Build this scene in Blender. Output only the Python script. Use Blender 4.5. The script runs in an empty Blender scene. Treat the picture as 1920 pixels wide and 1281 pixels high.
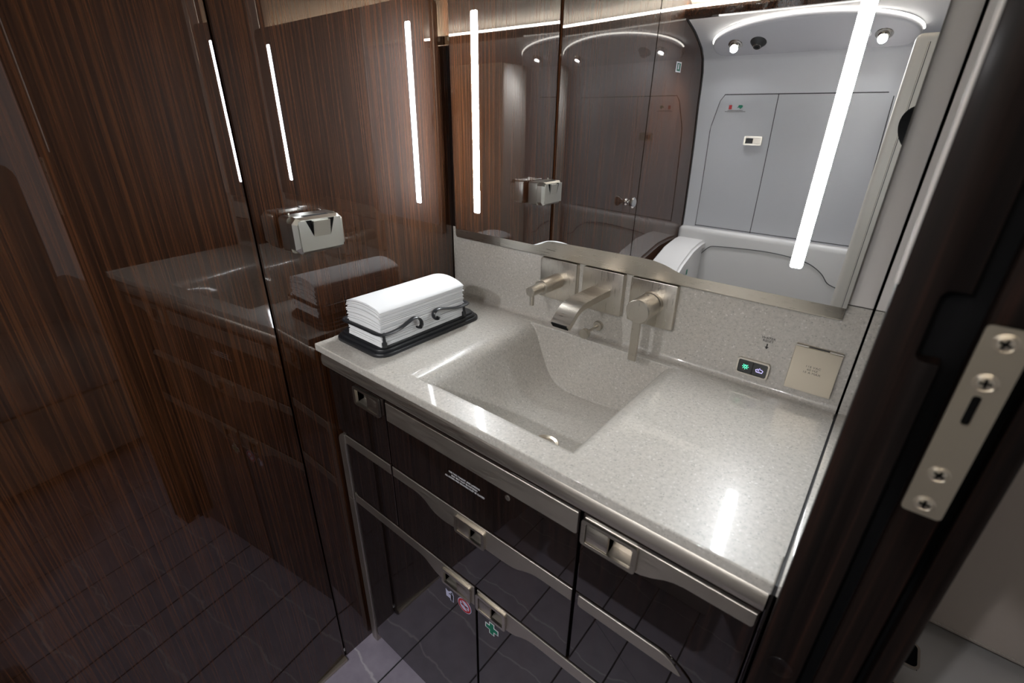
import bpy, bmesh, math, random
from mathutils import Vector, Matrix, Euler
random.seed(4)
S = bpy.context.scene
COL = S.collection
PI = math.pi

# ------------------------------------------------------------------ camera
CAM = Vector((0.80585, -0.78507, 1.29902))
cd = bpy.data.cameras.new('camera'); cam = bpy.data.objects.new('camera', cd); COL.objects.link(cam)
cam.location = CAM
cam.rotation_mode = 'XYZ'
cam.rotation_euler = (1.13041301, -0.01517872, 0.68438895)
cd.sensor_width = 36.0; cd.sensor_fit = 'HORIZONTAL'
cd.lens = 887.0857 * 36.0 / 1920.0
cd.clip_start = 0.02; cd.clip_end = 50
cd.dof.use_dof = True; cd.dof.focus_distance = 1.05; cd.dof.aperture_fstop = 5.0
S.camera = cam

# ------------------------------------------------------------------ world, exposure
w = bpy.data.worlds.new('cabin_ambient'); S.world = w; w.use_nodes = True
w.node_tree.nodes['Background'].inputs[0].default_value = (0.80, 0.78, 0.80, 1)
w.node_tree.nodes['Background'].inputs[1].default_value = 0.24
S.view_settings.view_transform = 'Standard'
S.view_settings.look = 'None'
S.view_settings.exposure = 0.3
S.view_settings.gamma = 1.0
S.view_settings.use_curve_mapping = False
S.cycles.max_bounces = 9; S.cycles.diffuse_bounces = 3; S.cycles.glossy_bounces = 5
E_STRIP, E_COVE, E_RIM, E_SPOT = 112.0, 42.0, 4.5, 300.0
P_SPOT = 11.0

# ------------------------------------------------------------------ materials
def mat(name, col, rough=0.5, metal=0.0, coat=0.0, coat_rough=0.03, coat_ior=1.5, emit=None, es=0.0, spec=0.5):
    m = bpy.data.materials.new(name); m.use_nodes = True
    b = m.node_tree.nodes['Principled BSDF']
    b.inputs['Base Color'].default_value = (*col, 1)
    b.inputs['Roughness'].default_value = rough
    b.inputs['Metallic'].default_value = metal
    b.inputs['Coat Weight'].default_value = coat
    b.inputs['Coat Roughness'].default_value = coat_rough; b.inputs['Coat IOR'].default_value = coat_ior
    b.inputs['Specular IOR Level'].default_value = spec
    if emit:
        b.inputs['Emission Color'].default_value = (*emit, 1)
        b.inputs['Emission Strength'].default_value = es
    return m
def nodes(m): return m.node_tree.nodes, m.node_tree.links, m.node_tree.nodes['Principled BSDF']
def tex(m, scale, nscale, detail=4, rough=0.6, kind='noise'):
    n, l, b = nodes(m)
    tc = n.new('ShaderNodeTexCoord'); mp = n.new('ShaderNodeMapping'); l.new(tc.outputs['Object'], mp.inputs[0])
    mp.inputs['Scale'].default_value = scale
    if kind == 'noise':
        t = n.new('ShaderNodeTexNoise'); t.inputs['Scale'].default_value = nscale; t.inputs['Detail'].default_value = detail
        t.inputs['Roughness'].default_value = rough
    else:
        t = n.new('ShaderNodeTexVoronoi'); t.inputs['Scale'].default_value = nscale
    l.new(mp.outputs[0], t.inputs['Vector'])
    return t
def ramp(m, src, stops):
    n, l, b = nodes(m); r = n.new('ShaderNodeValToRGB'); l.new(src, r.inputs[0])
    e = r.color_ramp.elements
    while len(e) > 1: e.remove(e[-1])
    e[0].position = stops[0][0]; e[0].color = (*stops[0][1], 1)
    for p, c in stops[1:]:
        k = e.new(p); k.color = (*c, 1)
    return r
def mix(m, a, b_, fac, mode='MIX'):
    n, l, b = nodes(m); x = n.new('ShaderNodeMix'); x.data_type = 'RGBA'; x.blend_type = mode
    if isinstance(fac, float): x.inputs['Factor'].default_value = fac
    else: l.new(fac, x.inputs['Factor'])
    for s, i in ((a, 6), (b_, 7)):
        if isinstance(s, tuple): x.inputs[i].default_value = (*s, 1)
        else: l.new(s, x.inputs[i])
    return x.outputs[2]
def bump(m, src, strength, dist):
    n, l, b = nodes(m); k = n.new('ShaderNodeBump'); k.inputs['Strength'].default_value = strength; k.inputs['Distance'].default_value = dist
    l.new(src, k.inputs['Height']); l.new(k.outputs[0], b.inputs['Normal'])

M = {}
# glossy striped rosewood veneer
m = M['wood'] = mat('glossy_veneer', (.08, .03, .015), 0.5, coat=1.0, coat_rough=0.008, coat_ior=1.8, spec=0.1)
t1 = tex(m, (300, 300, 1.3), 1.0, 5, 0.72); t2 = tex(m, (40, 40, .5), 1.0, 3, 0.5); t3 = tex(m, (640, 640, 9), 1.0, 2, 0.5)
r1 = ramp(m, t1.outputs['Fac'], [(0.35, (.0125, .0047, .0020)), (0.47, (.034, .0120, .0042)), (0.60, (.064, .0225, .0074)), (0.74, (.028, .0100, .0038))])
r2 = ramp(m, t2.outputs['Fac'], [(0.30, (.78, .76, .75)), (0.62, (1.10, 1.08, 1.05))])
r3 = ramp(m, t3.outputs['Fac'], [(0.35, (.72, .70, .68)), (0.6, (1.1, 1.1, 1.1))])
c = mix(m, r1.outputs[0], r2.outputs[0], 1.0, 'MULTIPLY'); c = mix(m, c, r3.outputs[0], 1.0, 'MULTIPLY')
m.node_tree.links.new(c, m.node_tree.nodes['Principled BSDF'].inputs['Base Color'])
# darker veneer copy, vanity fronts' shade put into the colour; door post too
m = M['wood_shaded'] = mat('dark_shaded_veneer', (.02, .01, .008), 0.5, coat=1.0, coat_rough=0.008, coat_ior=1.8, spec=0.1)
t1 = tex(m, (160, 160, 1.6), 1.0, 5, 0.7); t2 = tex(m, (34, 34, .7), 1.0, 3, 0.5)
r1 = ramp(m, t1.outputs['Fac'], [(0.36, (.004, .003, .0028)), (0.55, (.011, .0065, .0052)), (0.68, (.026, .0115, .0080)), (0.8, (.008, .005, .0042))])
r2 = ramp(m, t2.outputs['Fac'], [(0.30, (.6, .55, .55)), (0.62, (1.15, 1.1, 1.05))])
c = mix(m, r1.outputs[0], r2.outputs[0], 1.0, 'MULTIPLY')
m.node_tree.links.new(c, m.node_tree.nodes['Principled BSDF'].inputs['Base Color'])
m2 = M['post'] = m.copy(); m2.name = 'satin_dark_veneer'
b = m2.node_tree.nodes['Principled BSDF']; b.inputs['Coat Weight'].default_value = 0.05; b.inputs['Specular IOR Level'].default_value = 0.12; b.inputs['Coat Roughness'].default_value = 0.18; b.inputs['Coat IOR'].default_value = 1.45
# speckled solid stone
def stone(name, base, coat):
    m = mat(name, base, 0.38, coat=coat, coat_rough=0.06)
    a = tex(m, (1, 1, 1), 190, 5, 0.7); v = tex(m, (1, 1, 1), 480, kind='v'); v2 = tex(m, (1, 1, 1), 620, kind='v'); g = tex(m, (1, 1, 1), 9, 3, 0.5)
    r = ramp(m, a.outputs['Fac'], [(0.33, tuple(k * .82 for k in base)), (0.5, base), (0.68, tuple(min(1, k * 1.12) for k in base))])
    wv = ramp(m, v.outputs['Color'], [(0.84, (0, 0, 0)), (0.93, (.6, .6, .6))])
    dk = ramp(m, v2.outputs['Color'], [(0.10, (.75, .75, .75)), (0.17, (0, 0, 0))])
    c = mix(m, r.outputs[0], (.78, .76, .74), wv.outputs[0])
    c = mix(m, c, tuple(k * .55 for k in base), dk.outputs[0])
    gr = ramp(m, g.outputs['Fac'], [(0.3, (.965, .96, .95)), (0.7, (1.02, 1.02, 1.02))])
    c = mix(m, c, gr.outputs[0], 1.0, 'MULTIPLY')
    m.node_tree.links.new(c, m.node_tree.nodes['Principled BSDF'].inputs['Base Color'])
    return m
M['stone'] = stone('cream_speckled_stone', (.50, .478, .437), 0.7)
# brushed nickel
def brushed(name, col, rough, sc):
    m = mat(name, col, rough, metal=1.0)
    t = tex(m, sc, 1.0, 3, 0.6); r = ramp(m, t.outputs['Fac'], [(0.3, (rough * .8,) * 3), (0.7, (rough * 1.25,) * 3)])
    n, l, b = nodes(m); l.new(r.outputs[0], b.inputs['Roughness'])
    return m
M['nickel'] = brushed('brushed_nickel', (.58, .54, .475), 0.32, (30, 900, 900))
M['nickel_v'] = brushed('brushed_nickel_vertical', (.58, .54, .475), 0.32, (900, 900, 30))
M['satin'] = brushed('satin_nickel_band', (.56, .515, .455), 0.42, (20, 900, 900))
M['steel'] = mat('polished_steel', (.66, .64, .60), 0.16, metal=1.0)
M['silver'] = mat('satin_silver', (.62, .61, .56), 0.28, metal=1.0)
M['chrome'] = mat('chrome', (.72, .72, .72), 0.06, metal=1.0)
M['champagne'] = mat('champagne_plate', (.60, .54, .44), 0.30, metal=0.85)
M['mirror'] = mat('mirror_silver', (.90, .905, .90), 0.0, metal=1.0)
M['glass_edge'] = mat('polished_glass_edge', (.70, .82, .82), 0.15, coat=1.0)  # pale tint stands for light gathered in the glass edge
M['strip'] = mat('led_strip', (.9, .9, .9), 0.4, emit=(.93, .97, 1.0), es=E_STRIP)
M['cove'] = mat('cove_led', (.9, .9, .9), 0.4, emit=(1.0, .93, .82), es=E_COVE)
M['ledge'] = mat('ledge_led', (.9, .9, .9), 0.4, emit=(1.0, .90, .78), es=115.0)
M['rim'] = mat('rim_led', (.9, .9, .9), 0.4, emit=(1.0, .95, .86), es=E_RIM)
M['spot'] = mat('downlight_lens', (.9, .9, .9), 0.4, emit=(.95, .97, 1.0), es=E_SPOT)
M['black'] = mat('black_gap', (.004, .004, .0045), 0.7, spec=0.1)
M['seal_gap'] = mat('dark_seal_gap', (.03, .03, .032), 0.6)
M['tray'] = mat('black_powder_coat', (.012, .013, .016), 0.38, coat=0.15, coat_rough=0.2)
M['paper'] = mat('white_paper', (.76, .77, .78), 0.9)
m = M['lining'] = mat('white_cabin_lining', (.86, .865, .89), 0.5)
def leather(name, col, rough=0.5):
    m = mat(name, col, rough); t = tex(m, (1, 1, 1), 420, 3, 0.6)
    bump(m, t.outputs['Fac'], 0.15, 0.0006); return m
M['oval'] = mat('shaded_grey_panel', (.56, .56, .60), 0.5)  # grey carries the shade on the overhead panel's underside
M['cream'] = leather('cream_leather', (.58, .55, .50), 0.42)
M['seat'] = leather('pale_grey_leather', (.56, .55, .54), 0.45)
M['taupe'] = leather('taupe_leather', (.50, .435, .385), 0.5)
M['panelw'] = leather('pale_wall_leather', (.70, .67, .65), 0.4)
M['beige'] = mat('beige_lining', (.62, .52, .42), 0.6)
M['ceil'] = mat('ceiling_lining', (.66, .61, .55), 0.6)
M['thread'] = mat('pale_thread', (.55, .52, .45), 0.7)
M['grout'] = mat('dark_grout', (.012, .012, .014), 0.8)
M['ink'] = mat('black_ink', (.015, .015, .015), 0.6)
M['grey_ink'] = mat('grey_ink', (.10, .09, .08), 0.6)
M['white_ink'] = mat('white_ink', (.80, .80, .84), 0.5)
M['lav_ink'] = mat('pale_lavender_ink', (.55, .55, .75), 0.5)
M['red_ink'] = mat('red_ink', (.42, .02, .025), 0.5)
M['green_ink'] = mat('green_ink', (.0, .16, .09), 0.5)
M['glow_green'] = mat('green_glow', (.1, .8, .5), 0.4, emit=(.12, 1.0, .55), es=1.6)
M['glow_lav'] = mat('lavender_glow', (.6, .55, .9), 0.4, emit=(.62, .56, 1.0), es=0.9)
M['button'] = mat('black_glass_button', (.008, .009, .009), 0.12, coat=0.5)
M['tan'] = mat('tan_wood_tab', (.32, .19, .10), 0.4)
M['rubber'] = mat('black_camera_body', (.012, .012, .012), 0.45)
M['lens'] = mat('coated_lens_glass', (.004, .005, .008), 0.03, coat=1.0, coat_rough=0.0)
# veined floor tile
m = M['tile'] = mat('veined_grey_tile', (.2, .18, .22), 0.42)
a = tex(m, (1, 1, 1), 18, 5, 0.6)
base = ramp(m, a.outputs['Fac'], [(0.3, (.300, .268, .335)), (0.7, (.390, .352, .430))])
n_, l_, b_ = nodes(m)
tc = n_.new('ShaderNodeTexCoord'); ds = n_.new('ShaderNodeTexNoise'); ds.inputs['Scale'].default_value = 9; ds.inputs['Detail'].default_value = 4
l_.new(tc.outputs['Object'], ds.inputs['Vector'])
va = n_.new('ShaderNodeVectorMath'); va.operation = 'SCALE'; va.inputs['Scale'].default_value = 0.075; l_.new(ds.outputs['Color'], va.inputs[0])
vb = n_.new('ShaderNodeVectorMath'); vb.operation = 'ADD'; l_.new(tc.outputs['Object'], vb.inputs[0]); l_.new(va.outputs[0], vb.inputs[1])
wv = n_.new('ShaderNodeTexWave'); wv.wave_type = 'BANDS'; wv.bands_direction = 'Y'; wv.inputs['Scale'].default_value = 2.3; wv.inputs['Phase Offset'].default_value = 1.9
l_.new(vb.outputs[0], wv.inputs['Vector'])
vr = ramp(m, wv.outputs['Fac'], [(0.9955, (0, 0, 0)), (0.9995, (.55, .55, .55))])
l_.new(mix(m, base.outputs[0], (.72, .70, .72), vr.outputs[0]), b_.inputs['Base Color'])
# paddle-dark etc share nickel

# ------------------------------------------------------------------ mesh helpers
WL = {}
def obj(name, bm, material, parent=None, smooth=35, origin=None):
    """link a bmesh (world coordinates) as ONE mesh object; smooth = sharp angle in degrees"""
    me = bpy.data.meshes.new(name)
    bmesh.ops.recalc_face_normals(bm, faces=bm.faces)
    off = Vector((0, 0, 0))
    if parent is not None: off = WL[parent.name]
    elif origin is not None: off = Vector(origin)
    if off.length > 0: bmesh.ops.translate(bm, verts=bm.verts, vec=-off)
    bm.to_mesh(me); bm.free()
    if smooth:
        me.polygons.foreach_set('use_smooth', [True] * len(me.polygons))
        me.set_sharp_from_angle(angle=math.radians(smooth))
    mats = material if isinstance(material, (list, tuple)) else [material]
    for k in mats: me.materials.append(M[k])
    o = bpy.data.objects.new(name, me); COL.objects.link(o)
    if parent is not None: o.parent = parent; WL[o.name] = off.copy()
    else: o.location = off; WL[o.name] = off.copy()
    return o
def thing(name, loc, label, cat, group=None):
    o = bpy.data.objects.new(name, None); o.empty_display_size = 0.02; COL.objects.link(o)
    o.location = loc; WL[o.name] = Vector(loc); return tag(o, label, cat, group)
def tag(o, label, cat, group=None):
    o['label'] = label; o['category'] = cat
    if group: o['group'] = group
    return o
def struct(o, label=None):
    o['kind'] = 'structure'
    if label: o['label'] = label
    return o
def lab(o, label): o['label'] = label; return o

def box(x0, x1, y0, y1, z0, z1, bev=0.0, seg=2, bm=None):
    b = bmesh.new()
    vs = [b.verts.new((x, y, z)) for x in (x0, x1) for y in (y0, y1) for z in (z0, z1)]
    for f in ((0, 1, 3, 2), (4, 6, 7, 5), (0, 4, 5, 1), (2, 3, 7, 6), (0, 2, 6, 4), (1, 5, 7, 3)): b.faces.new([vs[i] for i in f])
    bmesh.ops.recalc_face_normals(b, faces=b.faces)
    if bev: bmesh.ops.bevel(b, geom=list(b.edges), offset=bev, segments=seg, profile=0.5, affect='EDGES')
    if bm is not None: join(bm, b); return bm
    return b
def join(bm, b):
    me = bpy.data.meshes.new('tmp'); b.to_mesh(me); b.free(); bm.from_mesh(me); bpy.data.meshes.remove(me)
def prism(pts, axis, a, b_, bev=0.0, seg=2):
    """extrude a closed 2D outline; axis 'y': pts are (x,z); 'x': (y,z); 'z': (x,y)"""
    bm = bmesh.new()
    def P(p, t): return {'y': (p[0], t, p[1]), 'x': (t, p[0], p[1]), 'z': (p[0], p[1], t)}[axis]
    A = [bm.verts.new(P(p, a)) for p in pts]; B = [bm.verts.new(P(p, b_)) for p in pts]
    n = len(pts)
    fa = bm.faces.new(A); fb = bm.faces.new(B)
    for i in range(n): bm.faces.new((A[i], A[(i + 1) % n], B[(i + 1) % n], B[i]))
    bmesh.ops.recalc_face_normals(bm, faces=bm.faces)
    if bev:
        es = [e for e in fa.edges]
        bmesh.ops.bevel(bm, geom=es, offset=bev, segments=seg, profile=0.5, affect='EDGES')
    return bm
def rrect(x0, x1, z0, z1, r, n=5):
    out = []
    rs = r if isinstance(r, (tuple, list)) else (r,) * 4          # order: br, tr, tl, bl
    for (cx, cz, a0, q) in ((x1, z0, -90, rs[0]), (x1, z1, 0, rs[1]), (x0, z1, 90, rs[2]), (x0, z0, 180, rs[3])):
        ox = cx - q if cx == x1 else cx + q; oz = cz - q if cz == z1 else cz + q
        if q <= 0: out.append((cx, cz)); continue
        for k in range(n + 1):
            a = math.radians(a0 + 90 * k / n); out.append((ox + q * math.cos(a), oz + q * math.sin(a)))
    return out
def ring(outer, inner, axis, a, b_):
    bm = bmesh.new()
    def P(p, t): return {'y': (p[0], t, p[1]), 'x': (t, p[0], p[1]), 'z': (p[0], p[1], t)}[axis]
    L = [[bm.verts.new(P(p, t)) for p in pts] for pts, t in ((outer, a), (inner, a), (inner, b_), (outer, b_))]
    n = len(outer)
    for q in range(4):
        X, Y = L[q], L[(q + 1) % 4]
        for i in range(n): bm.faces.new((X[i], X[(i + 1) % n], Y[(i + 1) % n], Y[i]))
    return bm
def frame_of(d):
    d = Vector(d).normalized()
    u = Vector((0, 0, 1)) if abs(d.z) < 0.9 else Vector((1, 0, 0))
    a = d.cross(u).normalized(); return a, a.cross(d).normalized()
def lathe(p, d, prof, n=28, bm=None):
    """revolve (distance along axis, radius) pairs about the axis p + t d"""
    b = bmesh.new(); d = Vector(d).normalized(); u, v = frame_of(d); p = Vector(p); R = []
    for t, r in prof:
        c = p + d * t
        R.append([b.verts.new(c + u * (r * math.cos(2 * PI * k / n)) + v * (r * math.sin(2 * PI * k / n))) for k in range(n)] if r > 1e-6 else [b.verts.new(c)])
    for A, B in zip(R, R[1:]):
        for k in range(n):
            q = (k + 1) % n
            if len(A) == 1 and len(B) == 1: continue
            if len(A) == 1: b.faces.new((A[0], B[k], B[q]))
            elif len(B) == 1: b.faces.new((A[k], A[q], B[0]))
            else: b.faces.new((A[k], A[q], B[q], B[k]))
    if bm is not None: join(bm, b); return bm
    return b
def cyl(p, d, L, r, bev=0.001, n=28, bm=None):
    return lathe(p, d, [(0, 0), (0, r), (L - bev, r), (L, r - bev), (L, 0)], n, bm)
def tube(pts, r, n=8, closed=False, bm=None, flat=None, up=None):
    """sweep an ellipse (r, flat) along points"""
    b = bmesh.new(); pts = [Vector(p) for p in pts]; N = len(pts); R = []
    prev = None
    for i, p in enumerate(pts):
        if closed: d = pts[(i + 1) % N] - pts[i - 1]
        else: d = pts[min(i + 1, N - 1)] - pts[max(i - 1, 0)]
        d.normalize()
        if up is not None: u = Vector(up)
        elif prev is not None: u = prev
        else: u = Vector((0, 0, 1)) if abs(d.z) < .9 else Vector((1, 0, 0))
        v = (u - d * u.dot(d))
        if v.length < 1e-4: v = frame_of(d)[0]
        v.normalize(); s = d.cross(v).normalized()
        if up is None: prev = v
        R.append([b.verts.new(p + v * (r * math.cos(2 * PI * k / n)) + s * ((flat or r) * math.sin(2 * PI * k / n))) for k in range(n)])
    for i in range(N if closed else N - 1):
        A, B = R[i], R[(i + 1) % N]
        for k in range(n): b.faces.new((A[k], A[(k + 1) % n], B[(k + 1) % n], B[k]))
    if not closed: b.faces.new(R[0]); b.faces.new(R[-1])
    if bm is not None: join(bm, b); return bm
    return b
def arc(cx, cz, r, a0, a1, n=8): return [(cx + r * math.cos(math.radians(a0 + (a1 - a0) * k / n)), cz + r * math.sin(math.radians(a0 + (a1 - a0) * k / n))) for k in range(n + 1)]
def smooth_path(pts, n=6, closed=False):
    """Catmull-Rom through points"""
    P = [Vector(p) for p in pts]; N = len(P); out = []
    rng = range(N) if closed else range(N - 1)
    for i in rng:
        if closed: p0, p1, p2, p3 = P[i - 1], P[i], P[(i + 1) % N], P[(i + 2) % N]
        else: p0, p1, p2, p3 = P[max(i - 1, 0)], P[i], P[i + 1], P[min(i + 2, N - 1)]
        for k in range(n):
            t = k / n
            out.append(0.5 * ((2 * p1) + (p2 - p0) * t + (2 * p0 - 5 * p1 + 4 * p2 - p3) * t * t + (3 * p1 - p0 - 3 * p2 + p3) * t ** 3))
    if not closed: out.append(P[-1])
    return out
def text(name, body, size, loc, rot, material, parent, align='CENTER', ext=0.0002, sx=1.0):
    cu = bpy.data.curves.new(name, 'FONT'); cu.body = body; cu.size = size; cu.align_x = align; cu.align_y = 'CENTER'; cu.extrude = ext
    cu.materials.append(M[material]); cu.resolution_u = 3
    tmp = bpy.data.objects.new('tmp', cu); COL.objects.link(tmp); me = bpy.data.meshes.new_from_object(tmp)
    bpy.data.objects.remove(tmp); bpy.data.curves.remove(cu); me.name = name
    o = bpy.data.objects.new(name, me); COL.objects.link(o)
    o.parent = parent; o.location = Vector(loc) - WL[parent.name]; o.rotation_euler = rot; o.scale = (sx, 1, 1)
    return o
FACE = (PI / 2, 0, 0)            # lettering that faces the doorway (-y)
FACEY = (PI / 2, 0, PI)          # lettering that faces the mirror (+y)

# ------------------------------------------------------------------ main dimensions (metres)
ZC = 0.903          # counter top
YF = -0.386         # counter front edge
YD = -0.366         # cabinet fronts
XG = 0.811          # dark joint near the right end
ZTOP = 1.80
TH = 0.0780         # the left door and wall beyond stand slightly turned
HX, HY = -0.0105, -0.446
def wA(s, z, off=0.0):           # point on the left door plane: s metres from its hinge, off into the room
    return Vector((HX + s * math.sin(TH) + off * math.cos(TH), HY - s * math.cos(TH) + off * math.sin(TH), z))
PROF = [(-1.126, 1.617), (-1.1975, 1.588), (-1.269, 1.546), (-1.297, 1.514), (-1.313, 1.470), (-1.3195, 1.410), (-1.3235, 1.353), (-1.34, 1.216), (-1.35, 1.091), (-1.3585, .936), (-1.359, .807), (-1.359, 0.0)]
def yprof(z):
    for (y0, z0), (y1, z1) in zip(PROF, PROF[1:]):
        if z1 <= z <= z0: return y0 + (y1 - y0) * (z - z0) / (z1 - z0)
    return PROF[0][0]

# ------------------------------------------------------------------ floor
o = obj('floor', box(-.03, 2.6, -1.6, .6, -.03, -.0025), 'grout', smooth=0)
struct(o, 'dark veined stone plank floor with black joints'); FLOOR = o
xs = [-.02, .105, .284, .444, .545, .67, .815, .98, 1.16, 1.34, 1.52]
for i, (a_, b_) in enumerate(zip(xs, xs[1:])):
    for (y0, y1) in (((-1.40, -.02),) if a_ < .8 else ((-1.40, .20),)):
        obj('tile', box(a_ + .002, b_ - .002, y0, y1, -.004, 0.0, .0008, 1), 'tile', FLOOR, smooth=0)

# ------------------------------------------------------------------ left wall: panel beside the vanity, door, panel beyond
XB0, XB1 = -.0110, -.0148                      # x of the panel at the back corner and at its front edge
bm = prism([(XB0, .02), (XB1, -.4445), (XB1 - .03, -.4445), (XB0 - .03, .02)], 'z', 0.0, ZTOP, 0)
bmesh.ops.bevel(bm, geom=[e for e in bm.edges if abs(e.verts[0].co.z - e.verts[1].co.z) > .5], offset=.0015, segments=2, affect='EDGES')
struct(obj('wall_left', bm, 'wood', smooth=12), 'glossy striped brown veneer wall panel beside the vanity')
def slabA(s0, s1, z0, z1, t, bev):
    bm = bmesh.new()
    A = [wA(s0, 0), wA(s1, 0), wA(s1, 0, -t), wA(s0, 0, -t)]
    bot = [bm.verts.new((p.x, p.y, z0)) for p in A]; top = [bm.verts.new((p.x, p.y, z1)) for p in A]
    bm.faces.new(bot); bm.faces.new(top)
    for i in range(4): bm.faces.new((bot[i], bot[(i + 1) % 4], top[(i + 1) % 4], top[i]))
    bmesh.ops.recalc_face_normals(bm, faces=bm.faces)
    bmesh.ops.bevel(bm, geom=[e for e in bm.edges if abs(e.verts[0].co.z - e.verts[1].co.z) > .3], offset=bev, segments=2, affect='EDGES')
    return bm
DOOR = obj('door_1', slabA(.0035, .494, .012, ZTOP - .02, .03, .002), 'wood', smooth=12)
struct(DOOR, 'tall glossy brown veneer door with a small chrome knob')
kp = wA(.411, 1.037); kd = wA(0, 0, 1) - wA(0, 0, 0)
lab(obj('door_knob', lathe(kp, kd, [(0, .0), (0, .011), (.003, .012), (.006, .0065), (.013, .006), (.018, .010), (.030, .0185), (.033, .0185), (.036, .015), (.037, 0)], 28), 'chrome', DOOR), 'chrome spool-shaped knob')
obj('sill_strip', box(-.02, .001, -.95, -.45, 0, .010, .001, 1), 'champagne', DOOR)
A2 = obj('wall_left', slabA(.4965, 1.02, 0, ZTOP, .03, .001), 'wood', smooth=12)
struct(A2, 'brown veneer wall panel beyond the door, meeting the white lining')
p = wA(.667, 1.4725, .0005)
def quadA(s, z, w_, h_, off):
    bm = bmesh.new(); vs = []
    for ds, dz in ((-w_, -h_), (w_, -h_), (w_, h_), (-w_, h_)): vs.append(bm.verts.new(wA(s + ds, z + dz, off)))
    bm.faces.new(vs); r = bmesh.ops.solidify(bm, geom=list(bm.faces), thickness=.0006); return bm
st = obj('sticker', quadA(.667, 1.4725, .019, .016, .001), 'white_ink', A2, smooth=0)
obj('sticker_symbol', quadA(.667, 1.4725, .013, .012, .0018), 'green_ink', st, smooth=0)
obj('sticker_symbol', quadA(.664, 1.4735, .004, .008, .0026), 'white_ink', st, smooth=0)
# the dark core behind the joint between panel and door
struct(obj('trim_1', box(-.06, -.036, -1.5, .02, 0, ZTOP), 'black', smooth=0), 'dark backing behind the left wall panels')

# ------------------------------------------------------------------ back wall behind mirror and backsplash
WB = obj('wall_back', box(-.06, 1.0, .040, .07, 0, ZTOP + .2), 'black', smooth=0); struct(WB, 'dark core of the wall behind the mirror')
lab(obj('panel', box(-.05, .8095, 0.0, .0398, ZC - .1, 1.4315, .001, 1), 'wood_shaded', WB), 'dark glossy panel behind the mirror')
lab(obj('panel', box(-.05, .8095, .034, .0398, 1.4325, ZTOP + .15), 'beige', WB), 'beige panel above the dark one')
lab(obj('panel', box(.770, .8095, -.003, -.0002, 1.0705, ZTOP, .0012, 2), 'panelw', WB), 'pale leather strip right of the mirror')
lab(obj('panel', box(.8125, .86, -.003, .0118, 1.0705, ZTOP, .0012, 2), 'panelw', WB), 'pale filler strip right of the dark joint')
lab(obj('cove_light', box(.050, .77, .010, .022, 1.4318, 1.4380, .001, 1), 'ledge', WB), 'glowing strip on the ledge behind the mirror')
tb = thing('catch_tab', (-.001, .004, 1.4335), 'small tan catch tab on the dark ledge left of the mirror', 'catch')
obj('tab', prism(rrect(-.0095, .0125, 1.4325, 1.4475, .003), 'y', -.004, .002, .0006), 'tan', tb)
obj('screw', cyl((.003, -.0038, 1.442), (0, -1, 0), .0015, .0045), 'champagne', tb)

# ------------------------------------------------------------------ right wall end: door post with strike plate
WR = obj('wall_right', box(.828, .893, -.397, .012, 0, ZTOP), 'black', smooth=0); struct(WR, 'door post at the right with dark veneer edge strips')
o1 = [(.8145, 0), (.850, 0), (.850, 1.163), (.842, 1.1625)] + arc(.8425, 1.168, .0055, 260, 180, 5) + arc(.8425, 1.204, .0055, 180, 100, 5) + [(.850, 1.2095), (.850, ZTOP), (.8145, ZTOP)]
lab(obj('edge_strip', prism(o1, 'y', -.411, -.392, .0018, 2), 'post', WR), 'dark veneer edge strip with a finger notch')
lab(obj('edge_strip', box(.861, .884, -.411, -.396, 0, ZTOP, .001, 1), 'post', WR), 'middle dark veneer edge strip')
o3 = [(.891, -.411)] + [(.907 - .012 + .012 * math.cos(math.radians(a)), -.411 + .012 + .012 * math.sin(math.radians(a))) for a in range(-90, 1, 15)] + [(.907, .012), (.8935, .012), (.8935, -.397), (.891, -.397)]
lab(obj('edge_strip', prism(o3, 'z', 0, ZTOP), 'post', WR), 'rounded dark veneer edge on the cabin side')
lab(obj('pale_strip', box(.8130, .8152, -.4120, -.4095, 1.209, ZTOP, .0006, 2), 'panelw', WR), 'pale thin strip along the post edge')  # thin pale strip along the upper post edge
lab(obj('plug', lathe((.834, -.4108, .836), (0, -1, 0), [(0, .0), (0.0004, .0108), (0.0007, .0112), (0.0003, .0116), (0, .0116)], 32), 'post', WR), 'round cover plug')
SP = obj('strike_plate', ring(rrect(.8615, .8837, 1.0545, 1.195, .003, 4), rrect(.8697, .8742, 1.1290, 1.1500, .0018, 4), 'y', -.4128, -.4110), 'champagne', WR)
lab(SP, 'brushed champagne metal strike plate')
obj('slot', box(.8690, .8750, -.4112, -.4106, 1.128, 1.151), 'black', SP, smooth=0)
for z in (1.1855, 1.1593, 1.0893, 1.0641):
    b = lathe((.8722, -.4126, z), (0, -1, 0), [(0, .0062), (.0004, .0060), (.0008, .0052), (.0004, .0046), (.0010, .0038), (.0012, 0)], 24)
    sc = obj('screw', b, 'champagne', SP)
    bb = box(.8722 - .0030, .8722 + .0030, -.4142, -.4136, z - .0007, z + .0007); box(.8722 - .0007, .8722 + .0007, -.4142, -.4136, z - .0030, z + .0030, bm=bb)
    bmesh.ops.rotate(bb, verts=bb.verts, cent=(.8722, 0, z), matrix=Matrix.Rotation(math.radians(33 + z * 900), 3, 'Y'))
    obj('screw_cross', bb, 'black', SP, smooth=0)

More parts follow.
